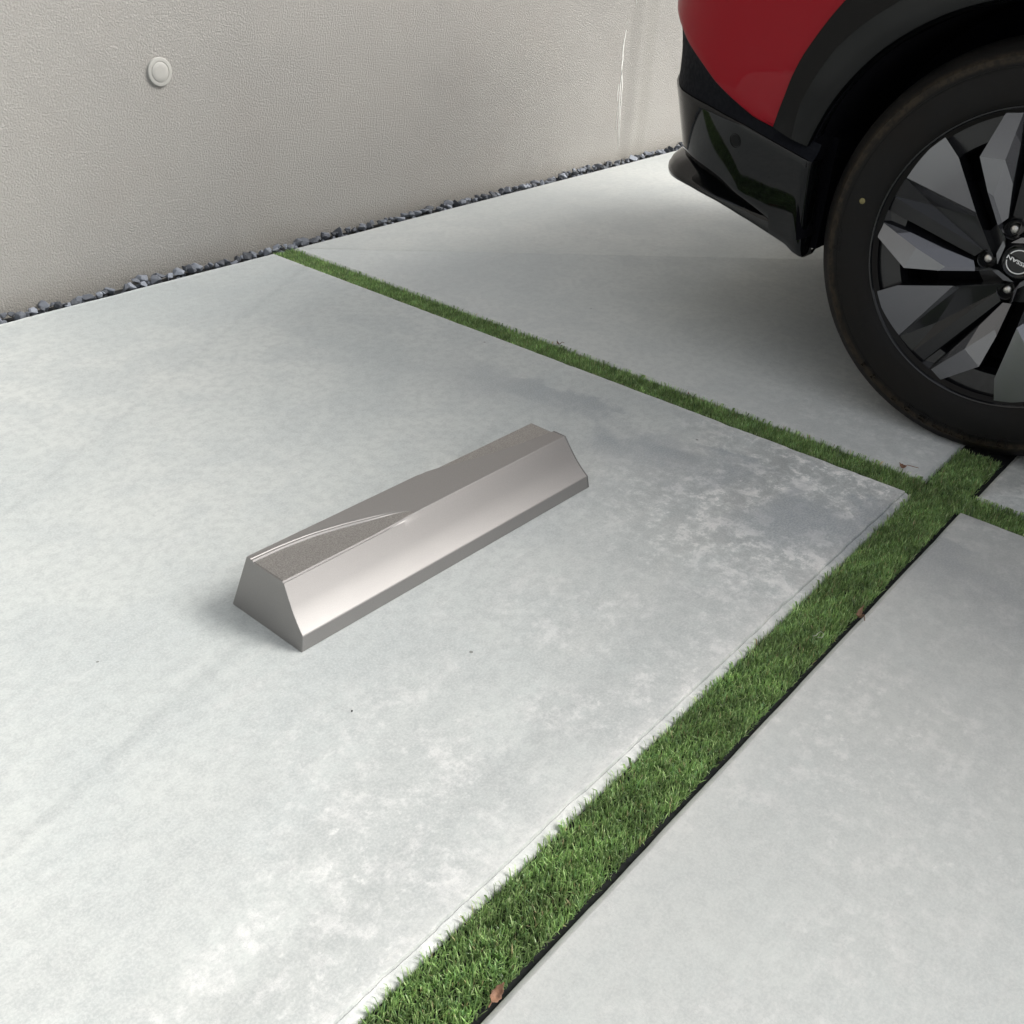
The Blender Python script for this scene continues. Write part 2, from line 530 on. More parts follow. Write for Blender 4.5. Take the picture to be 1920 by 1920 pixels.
    m.L(m.b.outputs[0], mx.inputs[1]); m.L(tr.outputs[0], mx.inputs[2])
    outn = [x for x in m.t.nodes if x.type == 'OUTPUT_MATERIAL'][0]
    m.L(mx.outputs[0], outn.inputs[0])
    o = link('grass', me, m.m, None, 180)
    tag(o, 'strips of short green artificial turf laid in the joints between the concrete slabs', 'artificial turf', kind='stuff')
turf()

# ------------------------------------------------------------------ wall
def box(x0, y0, z0, x1, y1, z1):
    V = [(x0, y0, z0), (x1, y0, z0), (x1, y1, z0), (x0, y1, z0), (x0, y0, z1), (x1, y0, z1), (x1, y1, z1), (x0, y1, z1)]
    return V, [(0, 3, 2, 1), (4, 5, 6, 7), (0, 1, 5, 4), (1, 2, 6, 5), (2, 3, 7, 6), (3, 0, 4, 7)]
wall = empty('house_wall', (1.5, YW, 0))
V, Fc = box(-8 - 1.5, 0, -.09, 12 - 1.5, .22, 5.2)
tag(wall, 'tall beige rough stucco wall behind the concrete slabs with a thin white run mark', 'wall')
wb = mesh('wall_surface', [(x, y, z) for x, y, z in V], Fc, M_wall, wall)
# keep the texture coordinates in world metres
for v in wb.data.vertices: v.co.x += 1.5
wb.location = (-1.5, 0, 0)

def drip(paths):
    parts = []
    for path in paths:
        rows = []
        pts = []
        for i in range(len(path) - 1):
            (x0, z0, w0), (x1, z1, w1) = path[i], path[i + 1]
            n = max(2, int(abs(z1 - z0) / .004))
            for k in range(n):
                t = k / n
                pts.append((x0 + (x1 - x0) * t, z0 + (z1 - z0) * t, w0 + (w1 - w0) * t))
        pts.append(path[-1])
        for k, (x, z, w_) in enumerate(pts):
            x += .0018 * mnoise.noise(Vector((x * 3, z * 55, 2.2)))
            w_ *= .75 + .6 * abs(mnoise.noise(Vector((x, z * 120, 7.7))))
            w_ *= 1.12
            rows.append([(x - w_, .0005, z), (x - w_ * .8, -.0011, z), (x + w_ * .8, -.0011, z), (x + w_, .0005, z)])
        parts.append(grid(rows))
    V, Fc = merge(parts)
    V = [(x - 1.5, y, z) for x, y, z in V]
    mesh('white_run', V, Fc, M_drip, wall, 60)
drip([[(3.334, .452, .0015), (3.333, .43, .003), (3.329, .412, .0028), (3.328, .38, .0032), (3.333, .358, .0036), (3.331, .325, .0036), (3.336, .304, .0026), (3.345, .276, .0024), (3.347, .257, .0020), (3.349, .211, .0018), (3.353, .163, .0015), (3.358, .115, .0010), (3.365, .05, .0006)],
      [(3.334, .330, .0022), (3.334, .29, .0016), (3.335, .25, .0020), (3.338, .20, .0018), (3.345, .16, .0014), (3.352, .10, .0009), (3.358, .04, .0006)],
      [(3.322, .275, .0012), (3.321, .24, .0018), (3.324, .215, .0009)],
      [(3.330, .195, .0006), (3.331, .15, .0008), (3.336, .11, .0004)],
      [(3.338, .487, .0010), (3.336, .472, .0008)], [(3.380, .548, .0010), (3.384, .53, .0008)]])

def vent():
    e = empty('vent_cover', (1.4375, YW, .4675))
    tag(e, 'round off-white plastic cover disc mounted on the beige stucco wall', 'vent cover')
    def lathe(prof, n=72):
        rows = []
        for r, y in prof:
            rows.append([(r * math.cos(2 * PI * i / n), -y, r * math.sin(2 * PI * i / n)) for i in range(n)])
        return grid(rows, closed_u=True)
    V, Fc = lathe([(.0345, -.004), (.0345, .0050), (.0338, .0060), (.0325, .0064), (.0255, .0064), (.0250, .0052), (.0243, .0052)])
    mesh('outer_ring', V, Fc, M_vent, e, 40, recalc=True)
    V, Fc = lathe([(.0243, .0045), (.0240, .0062), (.0232, .0068), (.012, .0071), (.0005, .0072)])
    mesh('centre_plate', V, Fc, M_vent, e, 40, recalc=True)
    e.scale = (.91, .91, .91)
vent()

# ------------------------------------------------------------------ gravel in the gap at the foot of the wall
def gravel():
    R = random.Random(11)
    parts = []; cols = []
    def stone(cx, cy, cz, s):
        bm = bmesh.new()
        n = R.randint(9, 14)
        pts = []
        sx, sy, sz = s * R.uniform(.7, 1.25), s * R.uniform(.7, 1.1), s * R.uniform(.5, .85)
        for _ in range(n):
            v = Vector((R.gauss(0, 1), R.gauss(0, 1), R.gauss(0, 1))).normalized() * R.uniform(.8, 1.05)
            pts.append((v.x * sx, v.y * sy, v.z * sz))
        for p in pts: bm.verts.new(p)
        bmesh.ops.convex_hull(bm, input=bm.verts)
        for v in [v for v in bm.verts if not v.link_faces]: bm.verts.remove(v)
        bmesh.ops.bevel(bm, geom=list(bm.edges), offset=s * .05, segments=1, affect='EDGES')
        rot = Matrix.Rotation(R.uniform(0, 6.28), 3, 'Z') @ Matrix.Rotation(R.uniform(-.5, .5), 3, 'X')
        bm.verts.ensure_lookup_table()
        V = [rot @ v.co + Vector((cx, cy, cz)) for v in bm.verts]
        bm.verts.index_update()
        Fc = [tuple(v.index for v in f.verts) for f in bm.faces]
        bm.free()
        g = R.choice([.05, .07, .09, .11, .14, .16, .19, .24]) * 1.2
        parts.append((V, Fc)); cols.append((len(V), (g * .90, g * .98, g * 1.12)))
    x = -1.2
    while x < 4.4:
        big = R.random() < .55
        s = R.uniform(.014, .023) if big else R.uniform(.009, .013)
        cl = mnoise.noise(Vector((x * 4, 0, 3)))
        z = .001 + cl * .012 + R.uniform(-.004, .004)
        stone(x, R.uniform(YW0 + .014, YW - .014), z, s)
        if R.random() < .75: stone(x + R.uniform(-.008, .008), R.uniform(YW0 + .008, YW - .008), z - R.uniform(.010, .020), R.uniform(.009, .014))
        stone(x + R.uniform(-.008, .008), YW0 + R.uniform(.008, .03), -.016 + R.uniform(-.004, .006), R.uniform(.008, .013))
        x += s * R.uniform(.85, 1.35)
    V, Fc = merge(parts)
    m = Mat('crushed_stone')
    a = m.n('ShaderNodeVertexColor', layer_name='col')
    n = m.noise(180, 4, .65)
    m.set(col=m.mix(m.rng(n, .45, .75, 0, .5), a.outputs[0], (.17, .18, .19)), rough=.8, spec=.35)
    m.bump(n, .4, .001)
    o = mesh('gravel', V, Fc, m.m)
    at = o.data.color_attributes.new('col', 'FLOAT_COLOR', 'POINT')
    arr = np.concatenate([np.tile(np.array([*c, 1.], np.float32), (k, 1)) for k, c in cols])
    at.data.foreach_set('color', arr.reshape(-1))
    tag(o, 'dark blue-grey crushed stones filling the gap along the foot of the stucco wall', 'gravel', kind='stuff')
gravel()

# ------------------------------------------------------------------ metal wheel stop
def wheel_stop():
    e = empty('wheel_stop', (.6625, .8655, 0))
    e.rotation_euler = (0, 0, rad(-1.05))
    tag(e, 'satin champagne-grey metal wheel stop lying on the concrete slab', 'wheel stop')
    Lb = .630
    H = .0905
    def xe(z):      # the two ends lean in
        t = z / H
        return .0005 + .0105 * t, Lb - .0205 * t - .0016 * math.sin(PI * min(1, t * 1.0))
    NX = 241
    yf, yb = .0420, .1195          # top front / back edge
    D = .0050
    def yc(u):                      # front boundary of raised band (recess lies in front of it)
        return interp(u, YC)
    def ybk(u):                     # back boundary, recess lies behind it
        return interp(u, YBK)
    def smooth_tab(pts, n=60):      # monotone resampling of a hand-drawn curve
        xs = np.linspace(pts[0][0], pts[-1][0], n)
        ys = np.interp(xs, [p[0] for p in pts], [p[1] for p in pts])
        for _ in range(10): ys[1:-1] = (ys[:-2] + ys[1:-1] * 2 + ys[2:]) / 4
        return list(zip(xs, ys))
    YC = smooth_tab([(0, .1055), (.08, .1040), (.165, .0980), (.251, .0850), (.299, .0752), (.383, .0580), (.428, yf + .0004)])
    YBK = smooth_tab([(.50, yb + .003), (.56, yb), (.615, .1125), (.696, .0975), (.795, .0850), (.881, .0765), (1.0, .0680)])
    def sst(a, b, x):
        t = min(max((x - a) / (b - a), 0), 1); return t * t * (3 - 2 * t)
    rows = []
    foot = [(-.0022, 0.0), (-.0032, .0010), (-.0032, .0248), (-.0024, .0264)]
    slope = [(.0008, .0296), (.0058, .0350), (.0114, .0418), (.0175, .0494), (.0232, .0583), (.0290, .0678), (.0348, .0776), (.0395, .0860)]
    us = [0, .0009] + [i / (NX - 1) for i in range(1, NX - 1)] + [.9991, 1]
    for i, u in enumerate(us):
        r = []
        end = .0012 if i in (0, len(us) - 1) else 0.
        yc_, zc_ = .08, .045
        def add(y, z):
            a, b = xe(z)
            if end:
                y = y + (.0009 if y < yc_ else -.0009)
                z = z - (.0009 if z > .07 else 0)
            r.append((a + (b - a) * u, y, z))
        fr = 1 - sst(.26, .43, u)   # front recess fades out at its tip
        bkr = sst(.53, .60, u)
        zf = H - .0030 * fr
        for y, z in foot: add(y, z)
        for y, z in slope: add(y, z)
        add(yf - .0008, zf - .0018); add(yf - .0002, zf - .0006); add(yf + .0009, zf)
        b = ybk(u)
        c1 = max(yc(u), yf + .0012)
        add((yf + .0009 + c1) / 2, zf)
        add(c1, zf)
        add(c1 + .0012, H - .0008 * fr)
        add(c1 + .0015, H - .0006 * fr)
        add(c1 + .0044, H - .0006 * fr)
        add(c1 + .0048, H - .0011 * fr)
        add(c1 + .0058, H)
        add(c1 + .0062, H)
        m_ = max(c1 + .0068, min(b, yb - .0012) - .0010)
        add((c1 + .006 + m_) / 2, H)
        add(m_, H)
        zb = H - D * bkr
        yb1 = max(m_ + .0003, min(b, yb - .0009))
        add(yb1, zb)
        add(max(yb1 + .0001, yb - .0006), zb)
        add(yb + .0004, zb - .0012)
        add(.1490, .0012); add(.1480, 0)
        rows.append(r)
    V, Fc = grid(rows)
    n = len(rows[0])
    Fc.append(tuple(range(n))[::-1]); Fc.append(tuple(range((NX - 1) * n, NX * n)))
    mesh('body', V, Fc, M_stop, e, 14, recalc=True)
    # hammered inlays, sheets with a rim of their own thickness
    def inlay(front):
        rows = []
        N = 160
        for i in range(N):
            if front: u = .003 + (.400 - .003) * i / (N - 1)
            else: u = .585 + (.996 - .585) * i / (N - 1)
            z = H - .0030 * (1 - sst(.26, .43, u)) + .0005 if front else H - D * sst(.53, .60, u) + .0004
            a, b = xe(z)
            x = a + (b - a) * u
            if front: y0, y1 = yf + .0014, max(yc(u) - .0006, yf + .0016)
            else: y0, y1 = min(ybk(u) + .0012, yb - .0012), yb - .001
            rows.append([(x, y0, z - .001), (x, y0, z)] + [(x, y0 + (y1 - y0) * k / 6, z) for k in range(1, 6)] + [(x, y1, z), (x, y1, z - .001)])
        V, Fc = grid(rows)
        mesh('textured_inlay', V, Fc, M_inlay, e, 40, recalc=True)
    inlay(True); inlay(False)
wheel_stop()

# ------------------------------------------------------------------ the car
car = empty('parked_car', (2.83, -1.0, 0))
tag(car, 'red crossover car with gloss black lower bumper and grey faceted wheels', 'car')
CX = 2.83; XS = 1.905; Y0 = 1.0
RC = (0.435, 0.362)           # rear wheel centre (y, z)
FWY = 0.435 - 2.76            # front wheel centre y

def plan(s):
    """plan outline of the left half: s = 0 where the rear corner starts, s<0 forwards"""
    if s <= 0: return XS, Y0 + s, -1., 0.
    A, B = .35, .30
    if not hasattr(plan, 'tab'):
        th = np.linspace(0, PI / 2, 400)
        x = XS + A * (1 - np.cos(th)); y = Y0 + B * np.sin(th)
        ss = np.r_[0, np.cumsum(np.hypot(np.diff(x), np.diff(y)))]
        nx = -B * np.cos(th); ny = A * np.sin(th)
        l = np.hypot(nx, ny)
        plan.tab = (ss, x, y, nx / l, ny / l)
    t = plan.tab
    if s >= t[0][-1]:
        return t[1][-1] + (s - t[0][-1]), t[2][-1] + .02 * math.sin(min(1, (s - t[0][-1]) / .57) * PI / 2), 0., 1.
    return tuple(float(np.interp(s, t[0], a)) for a in t[1:])
def pt(s, z, d):
    x, y, nx, ny = plan(s)
    return (x - nx * d, y - ny * d, z)
S_MAX = 0.0
def smax():
    plan(.1)
    return plan.tab[0][-1] + (CX - plan.tab[1][-1])
S_MAX = smax()
def wgt(s):
    t = min(max((s + .02) / .27, 0), 1); return t * t * (3 - 2 * t)
PD = [(.30, .045), (.40, .037), (.45, .022), (.50, .012), (.55, .002), (.60, -.008), (.68, -.014), (.80, -.014), (.95, .0), (1.06, .03)]
def wp(s):
    t = min(max((s + .0343) / .2467, 0), 1); return t * t * (3 - 2 * t)
def side_d(s, z):
    u = .5 - z
    return .012 + u * .2299 + .4166 * u * u + .2113 * max(s, -.2)
def red_d(s, z): return interp(z, PD) * wgt(s)
def pan_d(s, z):
    return side_d(s, z) * (1 - wp(s)) + (.0135 + (.50 - z) * .24) * wp(s)
LOC = Vector((2.83, -1.0, 0))
pt0 = pt
def mirror_add(V, Fc):
    n = len(V)
    V2 = list(V) + [(2 * CX - x, y, z) for x, y, z in V]
    F2 = list(Fc) + [tuple(i + n for i in f)[::-1] for f in Fc]
    return V2, F2
def carmesh(name, V, Fc, mat, parent=None, smooth=35, mirror=False, recalc=False, midx=None):
    if mirror:
        V, Fc = mirror_add(V, Fc)
        if midx: midx = midx * 2
    V = [(x - LOC.x, y - LOC.y, z - LOC.z) for x, y, z in V]
    return mesh(name, V, Fc, mat, parent or car, smooth, midx, recalc)

redlow = [(-.072, .510), (-.027, .522), (.032, .551), (.073, .572), (.119, .601), (.182, .633), (.203, .646), (.24, .665), (.30, .690), (.36, .705), (.5, .712), (1.2, .712)]
bandlow = [(-.18, .465), (-.149, .473), (-.077, .489), (-.005, .506), (.099, .523), (.184, .533), (.22, .535), (.3, .538), (.40, .55), (1.2, .55)]
panlow = [(-.077, .326), (-.05, .337), (-.009, .352), (.073, .375), (.139, .388), (.204, .400), (.279, .402), (.35, .402), (1.2, .40)]
crease = [(-.077, .326), (-.032, .330), (.018, .338), (.071, .346), (.120, .359), (.182, .370), (.239, .378), (.30, .376), (.36, .366), (1.2, .36)]
bottom = [(-.170, .262), (-.136, .272), (-.118, .283), (-.054, .300), (.071, .334), (.146, .350), (.178, .353), (.209, .353), (.30, .346), (1.2, .34)]

def flare_z(y):
    """height of the flare's outer edge above wheel arch at car coordinate y (rear wheel)"""
    pts = [(.931, .500), (.918, .569), (.905, .602), (.891, .639), (.864, .688), (.828, .741), (.78, .79), (.70, .845), (.60, .885), (.50, .902), (.40, .902), (.30, .885), (.20, .850), (.10, .79), (.03, .72), (-.02, .65), (-.06, .57), (-.08, .48)]
    pts = sorted(pts)
    if y < pts[0][0] or y > pts[-1][0]: return None
    return interp(y, pts)

def side_profile(z):
    return interp(z, [(.2, .02), (.42, .012), (.50, .008), (.60, .0), (.72, -.004), (.82, -.002), (.92, .008), (1.0, .022), (1.06, .04)])

def body_red():
    ss = list(np.arange(S_MAX, .36, -.05)) + list(np.arange(.36, -.06, -.012)) + [-.066, -.070]
    ss += list(np.arange(-.0705, -.20, -.006)) + list(np.arange(-.21, -1.1, -.02)) + list(np.arange(-1.12, -3.9, -.05))
    NR = 26
    rows = []
    for s in ss:
        y = Y0 + s
        zt = 1.04
        if s >= -.070: z0 = interp(s, redlow)
        else:
            fz = flare_z(y) if y > -.5 else (flare_z(y - FWY + RC[0]) if abs(y - FWY) < .52 else None)
            z0 = max(fz - .012, .512) if fz is not None else .40
        def dd(z):
            a = red_d(s, z)
            b = side_profile(z)
            k = min(max((s + .08) / .10, 0), 1)
            return a * wgt(s) + b * (1 - wgt(s)) if s > -.02 else b
        r = [pt(s, z0 + .002, dd(z0) + .020), pt(s, z0, dd(z0) + .004), pt(s, z0 + .0015, dd(z0) + .001)]
        for k in range(NR):
            z = z0 + .004 + (zt - z0 - .004) * k / (NR - 1)
            r.append(pt(s, z, dd(z)))
        rows.append(r)
    # front closing
    V, Fc = grid(rows)
    carmesh('body', V, Fc, M_red, mirror=True, smooth=38, recalc=False)
body_red()

def greenhouse():
    y_r, y_f = 1.18, -3.35
    rings = [(1.03, .05, 1.24, -2.55), (1.20, .10, 1.14, -2.15), (1.45, .19, 1.00, -1.75), (1.52, .23, .93, -1.62)]
    def ring(z, inset, yr, yf):
        x0, x1 = XS + inset, 2 * CX - XS - inset
        r = .12
        P = []
        for (cx, cy, a0) in ((x0 + r, yr - r, 90), (x0 + r, yf + r, 180), (x1 - r, yf + r, 270), (x1 - r, yr - r, 0)):
            for k in range(7):
                a = rad(a0 + 15 * k)
                P.append((cx + r * math.cos(a), cy + r * math.sin(a), z))
        return P
    rows = [ring(*q) for q in rings]
    V, Fc = grid(rows, closed_u=True)
    carmesh('side_glass', V, Fc, M_glass, smooth=40, recalc=True)
    rows = [ring(1.52, .228, .935, -1.625), ring(1.57, .27, .87, -1.5), ring(1.59, .40, .7, -1.3), ring(1.60, .60, .4, -1.0)]
    V, Fc = grid(rows, closed_u=True)
    Fc.append(tuple(range(3 * 28, 4 * 28)))
    carmesh('roof', V, Fc, M_red, smooth=60, recalc=True)
    # shoulder shelf and bonnet
    rows = [ring(1.04, .035, 1.28, -2.9), ring(1.045, .06, 1.24, -2.9)]
    V = [(XS + .03, -2.55, 1.04), (2 * CX - XS - .03, -2.55, 1.04), (2 * CX - XS - .12, -3.15, .98), (XS + .12, -3.15, .98), (XS + .25, -3.3, .80), (2 * CX - XS - .25, -3.3, .80),
         (XS + .03, -2.9, .45), (2 * CX - XS - .03, -2.9, .45), (XS + .25, -3.3, .3), (2 * CX - XS - .25, -3.3, .3)]
    carmesh('bonnet', V, [(0, 3, 2, 1), (3, 4, 5, 2), (4, 8, 9, 5), (0, 6, 8, 4, 3), (1, 2, 5, 9, 7)], M_red, smooth=40)
    V = []
    rr = ring(1.035, .04, 1.29, -2.55)
    carmesh('shoulder', rr, [tuple(range(28))], M_red, smooth=40)
    V, Fc = box(2.02, -3.1, .24, 3.64, 1.12, .46)
    # underbody with gaps for the wheels
    parts = [box(2.24, -3.1, .23, 3.42, 1.08, .48), box(1.96, -1.85, .23, 3.70, -.06, .44), box(2.07, .89, .325, 3.59, 1.02, .47), box(2.17, 1.02, .365, 3.49, 1.20, .468), box(2.02, -3.1, .26, 3.64, -2.80, .46)]
    V, Fc = merge(parts)
    carmesh('underbody', V, Fc, M_under, smooth=None)
    for b_ in (box(2.05, 1.27, .90, 2.5, 1.335, .96), box(3.16, 1.27, .90, 3.61, 1.335, .96)):
        carmesh('tail_lamp', b_[0], b_[1], M_tail, smooth=None)
greenhouse()

def bumper():
    pt = pt0
    # recessed dark band between the paint and the gloss panel
    ss = list(np.arange(-.172, .40, .008)) + list(np.arange(.40, S_MAX + .02, .04))
    rows = []
    for s in ss:
        zl = interp(s, bandlow)
        zt = interp(s, redlow) if s > -.072 else .510 - (-.072 - s) * .2
        zt += .006
        r = []
        for k in range(8):
            t = k / 7
            z = zl + (zt - zl) * t
            d0 = pan_d(s, zl) + .0045; d1 = (red_d(s, zt) if s > -.07 else side_profile(zt)) + .006
            d = d0 + (d1 - d0) * t + .006 * math.sin(PI * t)
            r.append(pt(s, z, d))
        rows.append(r)
    V, Fc = grid(rows, flip=True)
    carmesh('bumper_band', V, Fc, M_band, mirror=True, smooth=50)
    # gloss panel
    se = -.150
    cols = [(se - .022, .050), (se - .022, .016), (se - .0205, .006), (se - .016, .0018), (se - .008, .0)]
    cols += [(s, 0.) for s in np.arange(se + .000, -.0771, .006)]
    cols += [(-.0770, 0.)]
    rows = []
    for s, ex in cols:
        k0 = max(0., min(1., 1 - (s - se) / .07)) ** 2
        sb = s + .013 * k0
        zl = interp(sb, bottom); zt = interp(s, bandlow)
        def pt(s_, z, d, zl=zl, zt=zt, k0=k0):
            return pt0(s_ + .013 * k0 * (1 - (z - zl) / (zt - zl)) ** .8 if z < zt else s_, z, d)
        r = [pt(s + .01, zl + .003, pan_d(s, zl) + ex + .05), pt(s, zl, pan_d(s, zl) + ex + .006), pt(s, zl + .003, pan_d(s, zl) + ex + .001)]
        for k in range(14):
            z = zl + .006 + (zt - .003 - zl - .006) * k / 13
            r.append(pt(s, z, pan_d(s, z) + ex))
        r += [pt(s, zt - .0008, pan_d(s, zt) + ex + .0008), pt(s, zt, pan_d(s, zt) + ex + .004), pt(s, zt, pan_d(s, zt) + ex + .022)]
        rows.append(r)
    A = grid(rows, flip=True)
    pt = pt0
    rows = []
    for s in list(np.arange(-.0770, .40, .008)) + list(np.arange(.40, S_MAX + .02, .04)):
        zl = interp(s, panlow); zt = interp(s, bandlow)
        r = [pt(s, zl + .002, pan_d(s, zl) + .04), pt(s, zl, pan_d(s, zl) + .005), pt(s, zl + .003, pan_d(s, zl) + .001)]
        for k in range(14):
            z = zl + .006 + (zt - .003 - zl - .006) * k / 13
            r.append(pt(s, z, pan_d(s, z)))
        r += [pt(s, zt - .0008, pan_d(s, zt) + .0008), pt(s, zt, pan_d(s, zt) + .004), pt(s, zt, pan_d(s, zt) + .022)]
        rows.append(r)
    B = grid(rows, flip=True)
    V, Fc = merge([A, B])
    carmesh('rear_bumper', V, Fc, M_gloss, mirror=True, smooth=50)
    # lower lip with its shelf
    rows = []
    for s in list(np.arange(-.0770, .40, .008)) + list(np.arange(.40, S_MAX + .02, .04)):
        zb = interp(s, bottom); zc = interp(s, crease); zp = interp(s, panlow)
        dl = side_d(s, zb) * (1 - wp(s)) + .012 * wp(s)
        dp = pan_d(s, zp)
        nose = .010 * wgt(s)
        r = [pt(s, zb + .003, dl + .07), pt(s, zb, dl + .006), pt(s, zb + .003, dl + .001)]
        for k in range(1, 6):
            t = k / 6
            r.append(pt(s, zb + .003 + (zc - zb - .003) * t, dl - nose * math.sin(PI * t) * .25))
        r.append(pt(s, zc, dl + .0015))
        for k in range(1, 7):
            t = k / 6
            kk = min(1., max(0., (s - .10) / .12)); kk = kk * kk * (3 - 2 * kk)
            z = zc + (zp - .004 + .005 * kk - zc) * t ** (1.5 - .85 * kk)
            r.append(pt(s, z, dl + .003 * t + (dp + .028 - .022 * kk - dl) * t))
        rows.append(r)
    V, Fc = grid(rows, flip=True)
    carmesh('bumper_lip', V, Fc, M_gloss, mirror=True, smooth=40)
    # round parking sensor on the corner
    s0, z0 = .013, .470
    c0 = Vector(pt(s0, z0, pan_d(s0, z0)))
    e1 = (Vector(pt(s0 + .004, z0, pan_d(s0 + .004, z0))) - c0).normalized()
    e2 = (Vector(pt(s0, z0 + .004, pan_d(s0, z0 + .004))) - c0).normalized()
    e3 = e2.cross(e1).normalized()
    if e3.x > 0: e3 = -e3
    def disc(prof, n=40):
        rows = [[tuple(c0 + e1 * r * math.cos(2 * PI * i / n) + e2 * r * math.sin(2 * PI * i / n) + e3 * o_) for i in range(n)] for r, o_ in prof]
        return grid(rows, closed_u=True)
    V, Fc = disc([(.0142, -.003), (.0142, .0006), (.0136, .0010), (.0130, -.0006), (.0120, -.0006), (.0114, .0004), (.006, .0006), (.0003, .0006)])
    carmesh('parking_sensor', V, Fc, M_flare, smooth=40, recalc=True)
bumper()

def arch(cy, cz, front=False):
    """wheel arch trim, its rolled inner lip and the liner; left side, then mirrored"""
    outer = [(17, .515), (23.6, .522), (27.3, .529), (31.4, .535), (37.4, .540), (44, .547), (55, .548), (70, .545), (90, .541), (110, .538), (130, .530), (150, .520), (165, .512), (175, .505)]
    crs = [(17, .468), (24.5, .484), (32, .490), (38, .494), (44, .492), (52, .487), (60, .486), (90, .484), (130, .480), (175, .470)]
    lipr = [(15, .434), (30, .437), (45, .437), (60, .432), (75, .425), (90, .420), (130, .420), (175, .425)]
    rows = []
    angs = np.arange(17, 175.1, 1.5)
    mi = []
    for a in angs:
        ro = interp(a, outer); rc = interp(a, crs); rl = interp(a, lipr)
        ca, sa = math.cos(rad(a)), math.sin(rad(a))
        if front and True: pass
        def P(r, d):
            z = cz + r * sa
            yy = cy + r * ca
            return (XS + side_profile(z) + d, yy, z)
        lowcut = None
        r = [P(ro, .014), P(ro, -.0030), P(ro - .0015, -.0055), P(ro * .6 + rc * .4, -.0085), P(rc + .003, -.0105), P(rc, -.0115), P(rc - .004, -.0105),
             P(rc * .5 + rl * .5, -.0075), P(rl + .006, -.0035), P(rl + .002, -.0015), P(rl, .004), P(rl, .012), P(rl - .004, .018), P(rl - .004, .05)]
        # shear the lower end of the rear side so the trim ends along the bumper's sloping top edge
        rows.append(r)
    V, Fc = grid(rows)
    n = len(rows[0])
    mi = [1 if 5 <= (f[0] % n) <= 8 else 0 for f in Fc]
    carmesh('wheel_arch_trim', V, Fc, [M_flare, M_flare2], smooth=30, mirror=False, midx=mi)
    Vr = [(2 * CX - x, y, z) for x, y, z in V]
    carmesh('wheel_arch_trim', Vr, [f[::-1] for f in Fc], [M_flare, M_flare2], smooth=30, midx=mi)
    # liner
    rows = []
    for a in np.arange(-7, 186, 3):
        ca, sa = math.cos(rad(a)), math.sin(rad(a))
        r0 = .432 if a > 17 else .425 - (17 - a) * .0009
        rows.append([(XS + dx, cy + (r0 - k) * ca, cz + (r0 - k) * sa) for dx, k in ((.012, -.004), (.03, 0), (.06, .002), (.14, .004), (.24, .002), (.33, .002))])
    A = grid(rows, flip=True)
    ring = []
    N = len(rows)
    V, Fc = A
    V = list(V) + [(XS + .33, cy, cz - .05)]
    for i in range(N - 1):
        Fc.append((i * 6 + 5, (i + 1) * 6 + 5, len(V) - 1))
    carmesh('wheel_arch_liner', V, Fc, M_liner, smooth=50)
    carmesh('wheel_arch_liner', [(2 * CX - x, y, z) for x, y, z in V], [f[::-1] for f in Fc], M_liner, smooth=50)
arch(*RC)
arch(FWY, .362, True)
# liner return panel behind the bumper end, seen between bumper and tyre
V, Fc = merge([box(XS + .085, .826, .283, XS + .33, .866, .50)])
carmesh('splash_panel', V, Fc, M_liner, smooth=None)
# sill
rows = []
for y in np.arange(-.07, FWY + .5, -.05):
    rows.append([(XS + .10, y, .22), (XS + .02, y, .235), (XS + .004, y, .27), (XS + .004, y, .40), (XS + .012, y, .43)])
V, Fc = grid(rows)
carmesh('sill_trim', V, Fc, M_flare, smooth=40)
carmesh('sill_trim', [(2 * CX - x, y, z) for x, y, z in V], [f[::-1] for f in Fc], M_flare, smooth=40)

# ------------------------------------------------------------------ wheels
FV = {'a': (0.008, 0.1757, 0.1814), 'a1': (0.008, 0.1985, 0.1568), 'a2': (0.009, 0.2185, 0.1330), 'b': (0.013, 0.2345, 0.1041), 'c': (0.004, 0.1441, 0.1547), 'd': (0.012, 0.0921, 0.0697), 'e': (0.025, 0.0434, -0.0034), 'f': (0.022, 0.0926, 0.0599), 'bt': (0.018, 0.2487, 0.0656), 'bb': (0.02, 0.2540, 0.04), 'bi': (0.038, 0.0792, -0.0119), 'bj': (0.038, 0.0673, 0.0023), 'gm': (0.032, 0.2157, 0.0214), 'h': (0.014, 0.2557, 0.0176), 'i': (0.009, 0.2563, -0.0092), 'j': (0.004, 0.1888, -0.0542), 'h2': (0.023, 0.1997, 0.007), 'h3': (0.027, 0.1337, -0.0084), 'n': (0.03, 0.0768, -0.0179), 'n2': (0.027, 0.071, -0.0272), 'm': (0.008, 0.1775, -0.0141), 'm0': (0.009, 0.2188, 0.0031), 'm2': (0.014, 0.119, -0.0365), 'k': (0.02, 0.0671, -0.0325), 'k0': (0.013, 0.1266, -0.0456), 'l': (0.024, 0.0297, -0.0221), 'l2': (0.025, -0.0018, -0.0367), 'l3': (0.027, 0.0169, -0.0384), 'l4': (0.024, 0.0456, -0.0217)}
BOLTS = [65.9 + 72 * k - 4 for k in range(5)]

def text_mesh(txt, size, extr=.0, off=0.):
    cu = bpy.data.curves.new('t', 'FONT'); cu.body = txt; cu.offset = off; cu.size = size; cu.align_x = 'CENTER'; cu.align_y = 'CENTER'
    cu.extrude = extr; cu.resolution_u = 3
    ob = bpy.data.objects.new('t', cu); COL.objects.link(ob)
    bpy.context.view_layer.update()
    dg = bpy.context.evaluated_depsgraph_get()
    me = bpy.data.meshes.new_from_object(ob.evaluated_get(dg))
    V = [v.co.copy() for v in me.vertices]; Fc = [tuple(p.vertices) for p in me.polygons]
    bpy.data.objects.remove(ob); bpy.data.curves.remove(cu); bpy.data.meshes.remove(me)
    return V, Fc

